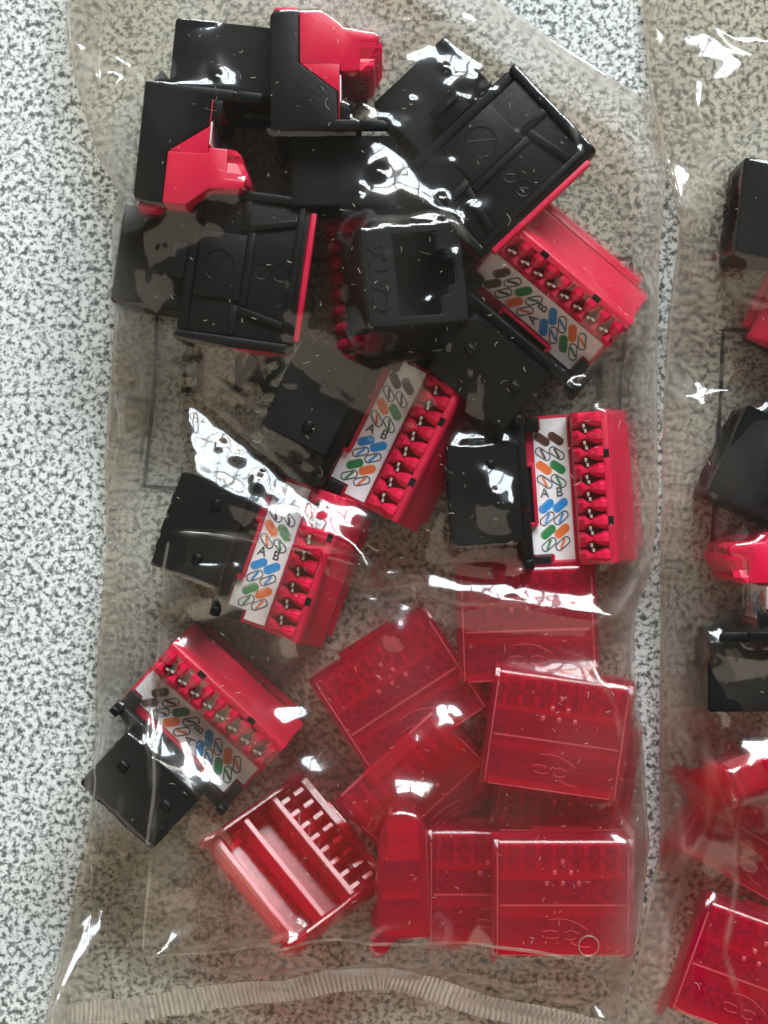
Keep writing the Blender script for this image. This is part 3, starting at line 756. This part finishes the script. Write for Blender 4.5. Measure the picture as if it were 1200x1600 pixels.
hx, hy, hz = onfilm(zin, 920, 1478)
pouch_sheet('front_film', zin, I_left, I_right, top_px, bot_px, pouL, hole=(hx, hy, 1.5))
pouch_sheet('back_film', zin_low, I_left, I_right, top_px, bot_px, pouL)
RI_left = pl([(1076, 974, 6), (1082, 1040, 6), (1098, 1150, 6), (1104, 1280, 5), (1075, 1400, 5), (1020, 1560, 3), (1010, 1660, 3)])
pouch_sheet('front_film', zRi, RI_left, R_right, [(1076, 974), (1130, 1000), (1200, 1012), (1420, 1040)], [(1015, 1600), (1200, 1610), (1420, 1610)], pouR)

def strip_mesh(name, z, pts, w, mat, parent, lift=.12, ribs=0.0, pitch=.7, dash=None):
    q = [Vector(onfilm(z, *p)) for p in pts]
    # resample
    out = []
    for a, b in zip(q[:-1], q[1:]):
        n = max(2, int((b - a).length / (.2 if ribs else .5)))
        for k in range(n): out.append(a.lerp(b, k / n))
    out.append(q[-1])
    n = len(out); sm = [sum((out[min(max(i + k, 0), n - 1)] for k in range(-6, 7)), Vector()) / 13 for i in range(n)]
    o = parent.location / S; mb = MB(); s = 0; vs = []; fs = []
    for i, p in enumerate(sm):
        d = (sm[min(i + 1, n - 1)] - sm[max(i - 1, 0)]); d.z = 0; d.normalize(); nn = Vector((-d.y, d.x, 0))
        if i: s += (sm[i] - sm[i - 1]).length
        for c, zz in ((-1, 0), (-.5, .12), (0, .16), (.5, .12), (1, 0)):
            x = p.x + nn.x * c * w / 2; y = p.y + nn.y * c * w / 2
            h = max(float(sample(z, x, y)), float(sample(z, p.x, p.y)) - .3) + lift + zz * min(1, w)
            if ribs: h += ribs * math.sin(2 * math.pi * s / pitch) * (1 if abs(c) < .9 else .4)
            vs.append((x - o.x, y - o.y, h))
        if i:
            if dash and (s % dash[0]) > dash[1]: continue
            for k in range(4): fs.append(((i - 1) * 5 + k, (i - 1) * 5 + k + 1, i * 5 + k + 1, i * 5 + k))
    mb.add(vs, fs); return link(name, mb.mesh(name, mat, smooth=True, angle=180), parent)
strip_mesh('zip_strip', zL, [(74, 1592), (180, 1581), (300, 1562), (420, 1548), (520, 1531), (600, 1524), (680, 1546), (760, 1572), (860, 1590), (968, 1604)], 3.8, 'zip', bagL, .3, .26, .8)
seamL = [
    [(165, -6), (156, 40), (155, 110), (158, 150), (172, 200), (174, 260), (190, 300), (178, 350), (172, 480), (176, 600), (190, 660), (180, 720), (168, 800), (166, 940), (150, 1010), (143, 1330), (136, 1500)],
]
strip_mesh('heat_seam', zL, seamL[0], .35, 'seam', bagL, .08, dash=(9, 6.5))
for edge, d in (([(104, -6), (103, 50), (118, 130), (150, 240), (184, 300)], .5), ([(770, -4), (850, 52), (940, 112), (1034, 172), (1041, 262), (1030, 400), (1026, 600), (1028, 800), (1016, 890), (992, 960), (988, 1040), (1004, 1160), (1014, 1320), (1000, 1450), (972, 1600)], .35), ([(176, 360), (180, 500), (170, 620), (164, 720), (166, 850), (157, 950), (150, 1080), (148, 1230), (118, 1380), (92, 1500), (74, 1590)], .3)):
    k = 3 if edge[0][0] < 600 else -3
    strip_mesh('edge_seam', zL, [(x + k, y) for x, y in edge], d, 'seam', bagL, .08)
strip_mesh('edge_seam', zR, [(1006, 0), (1015, 110), (1024, 180), (1050, 270), (1066, 360), (1048, 490), (1040, 640), (1035, 850), (1035, 1000), (1034, 1180), (1034, 1330), (1008, 1440), (979, 1600)], .4, 'seam', bagR, .08)
strip_mesh('pouch_seam', zin, [(264, 840), (252, 950), (245, 1080), (242, 1230), (232, 1380), (223, 1490)], .5, 'seam', pouL, .1)
strip_mesh('pouch_seam', zin, bot_px[:], .45, 'seam', pouL, .1)
strip_mesh('pouch_edge', zin, [(264, 830), (330, 834), (400, 846), (480, 862), (560, 884)], .3, 'seam', pouL, .1)
rb = MB(); o = pouL.location / S
tube(rb, [(hx + 1.5 * math.cos(t) - o.x, hy + 1.5 * math.sin(t) - o.y, float(sample(zin, hx + 1.5 * math.cos(t), hy + 1.5 * math.sin(t))) + .05) for t in np.linspace(0, 2 * math.pi, 33)], .1, 6)
link('hole_rim', rb.mesh('hole_rim', 'seam', smooth=True, angle=180), pouL)

# printing on the back film, seen mirrored through the bag
def print_lines(parent, zb, lines, glyphs):
    mb = MB(); o = parent.location / S
    for pts, w in lines:
        q = [P(*p, .5) for p in pts]; res = []
        for a, b in zip(q[:-1], q[1:]):
            n = max(1, int((b - a).length / 1.0)); res += [a.lerp(b, k / n) for k in range(n)]
        res.append(q[-1]); vs = []; fs = []
        for i, p in enumerate(res):
            d = res[min(i + 1, len(res) - 1)] - res[max(i - 1, 0)]; nn = Vector((-d.y, d.x, 0)).normalized() * w / 2
            for sgn in (-1, 1):
                x, y = p.x + sgn * nn.x, p.y + sgn * nn.y; vs.append((x - o.x, y - o.y, float(sample(zb, x, y)) + .08))
            if i: fs.append((2 * i - 2, 2 * i - 1, 2 * i + 1, 2 * i))
        mb.add(vs, fs)
    for ch, px, py, size in glyphs:
        vs, fs = text_mesh(ch, size, 0, .12); c = P(px, py, .5)
        mb.add([(c.x - x - o.x, c.y + y - o.y, float(sample(zb, c.x - x, c.y + y)) + .08) for x, y, z in vs], fs)
    link('printed_notice', mb.mesh('printed_notice', 'bag_print'), parent)
print_lines(bagL, zLb, [([(290, 764), (226, 760), (232, 700), (242, 600), (246, 480), (250, 420), (600, 400), (984, 406), (986, 470), (976, 520), (968, 600), (966, 700), (972, 800)], .6)],
            [('S', 430, 588, 8.2), ('A', 392, 588, 8.2), ('L', 362, 588, 8.2), ('E', 302, 588, 8.2), ('N', 915, 598, 8.2)])
print_lines(bagR, zRb, [([(1200, 516), (1130, 516), (1126, 620), (1118, 760), (1110, 880)], .6)], [])

# ---------------------------------------------------------------- dust and fibres on the film
mb = MB()
for k in range(640):
    left = random.random() < .86
    px = random.uniform(190, 1000) if left else random.uniform(1050, 1199); py = random.uniform(10, 1560)
    z = zL if left else zR
    x, y, h = onfilm(z, px, py)
    if not left and False: continue
    a = random.uniform(0, 2 * math.pi); big = random.random() < .05
    ln = random.uniform(.25, .8) if not big else random.uniform(1.0, 2.2); cv = random.uniform(-2.2, 2.2)
    w = random.uniform(.012, .032) if not big else random.uniform(.014, .026)
    pts = []
    n = 3 if not big else 6
    for i in range(n + 1):
        pts.append((x, y, float(sample(z, x, y)) + .08)); a += cv / n; x += math.cos(a) * ln / n; y += math.sin(a) * ln / n
    tube(mb, pts, w, 3)
du = link('dust', mb.mesh('dust', 'dust')); du['kind'] = 'stuff'; tag(du, 'pale dust and short fibres scattered over the bags', 'dust')
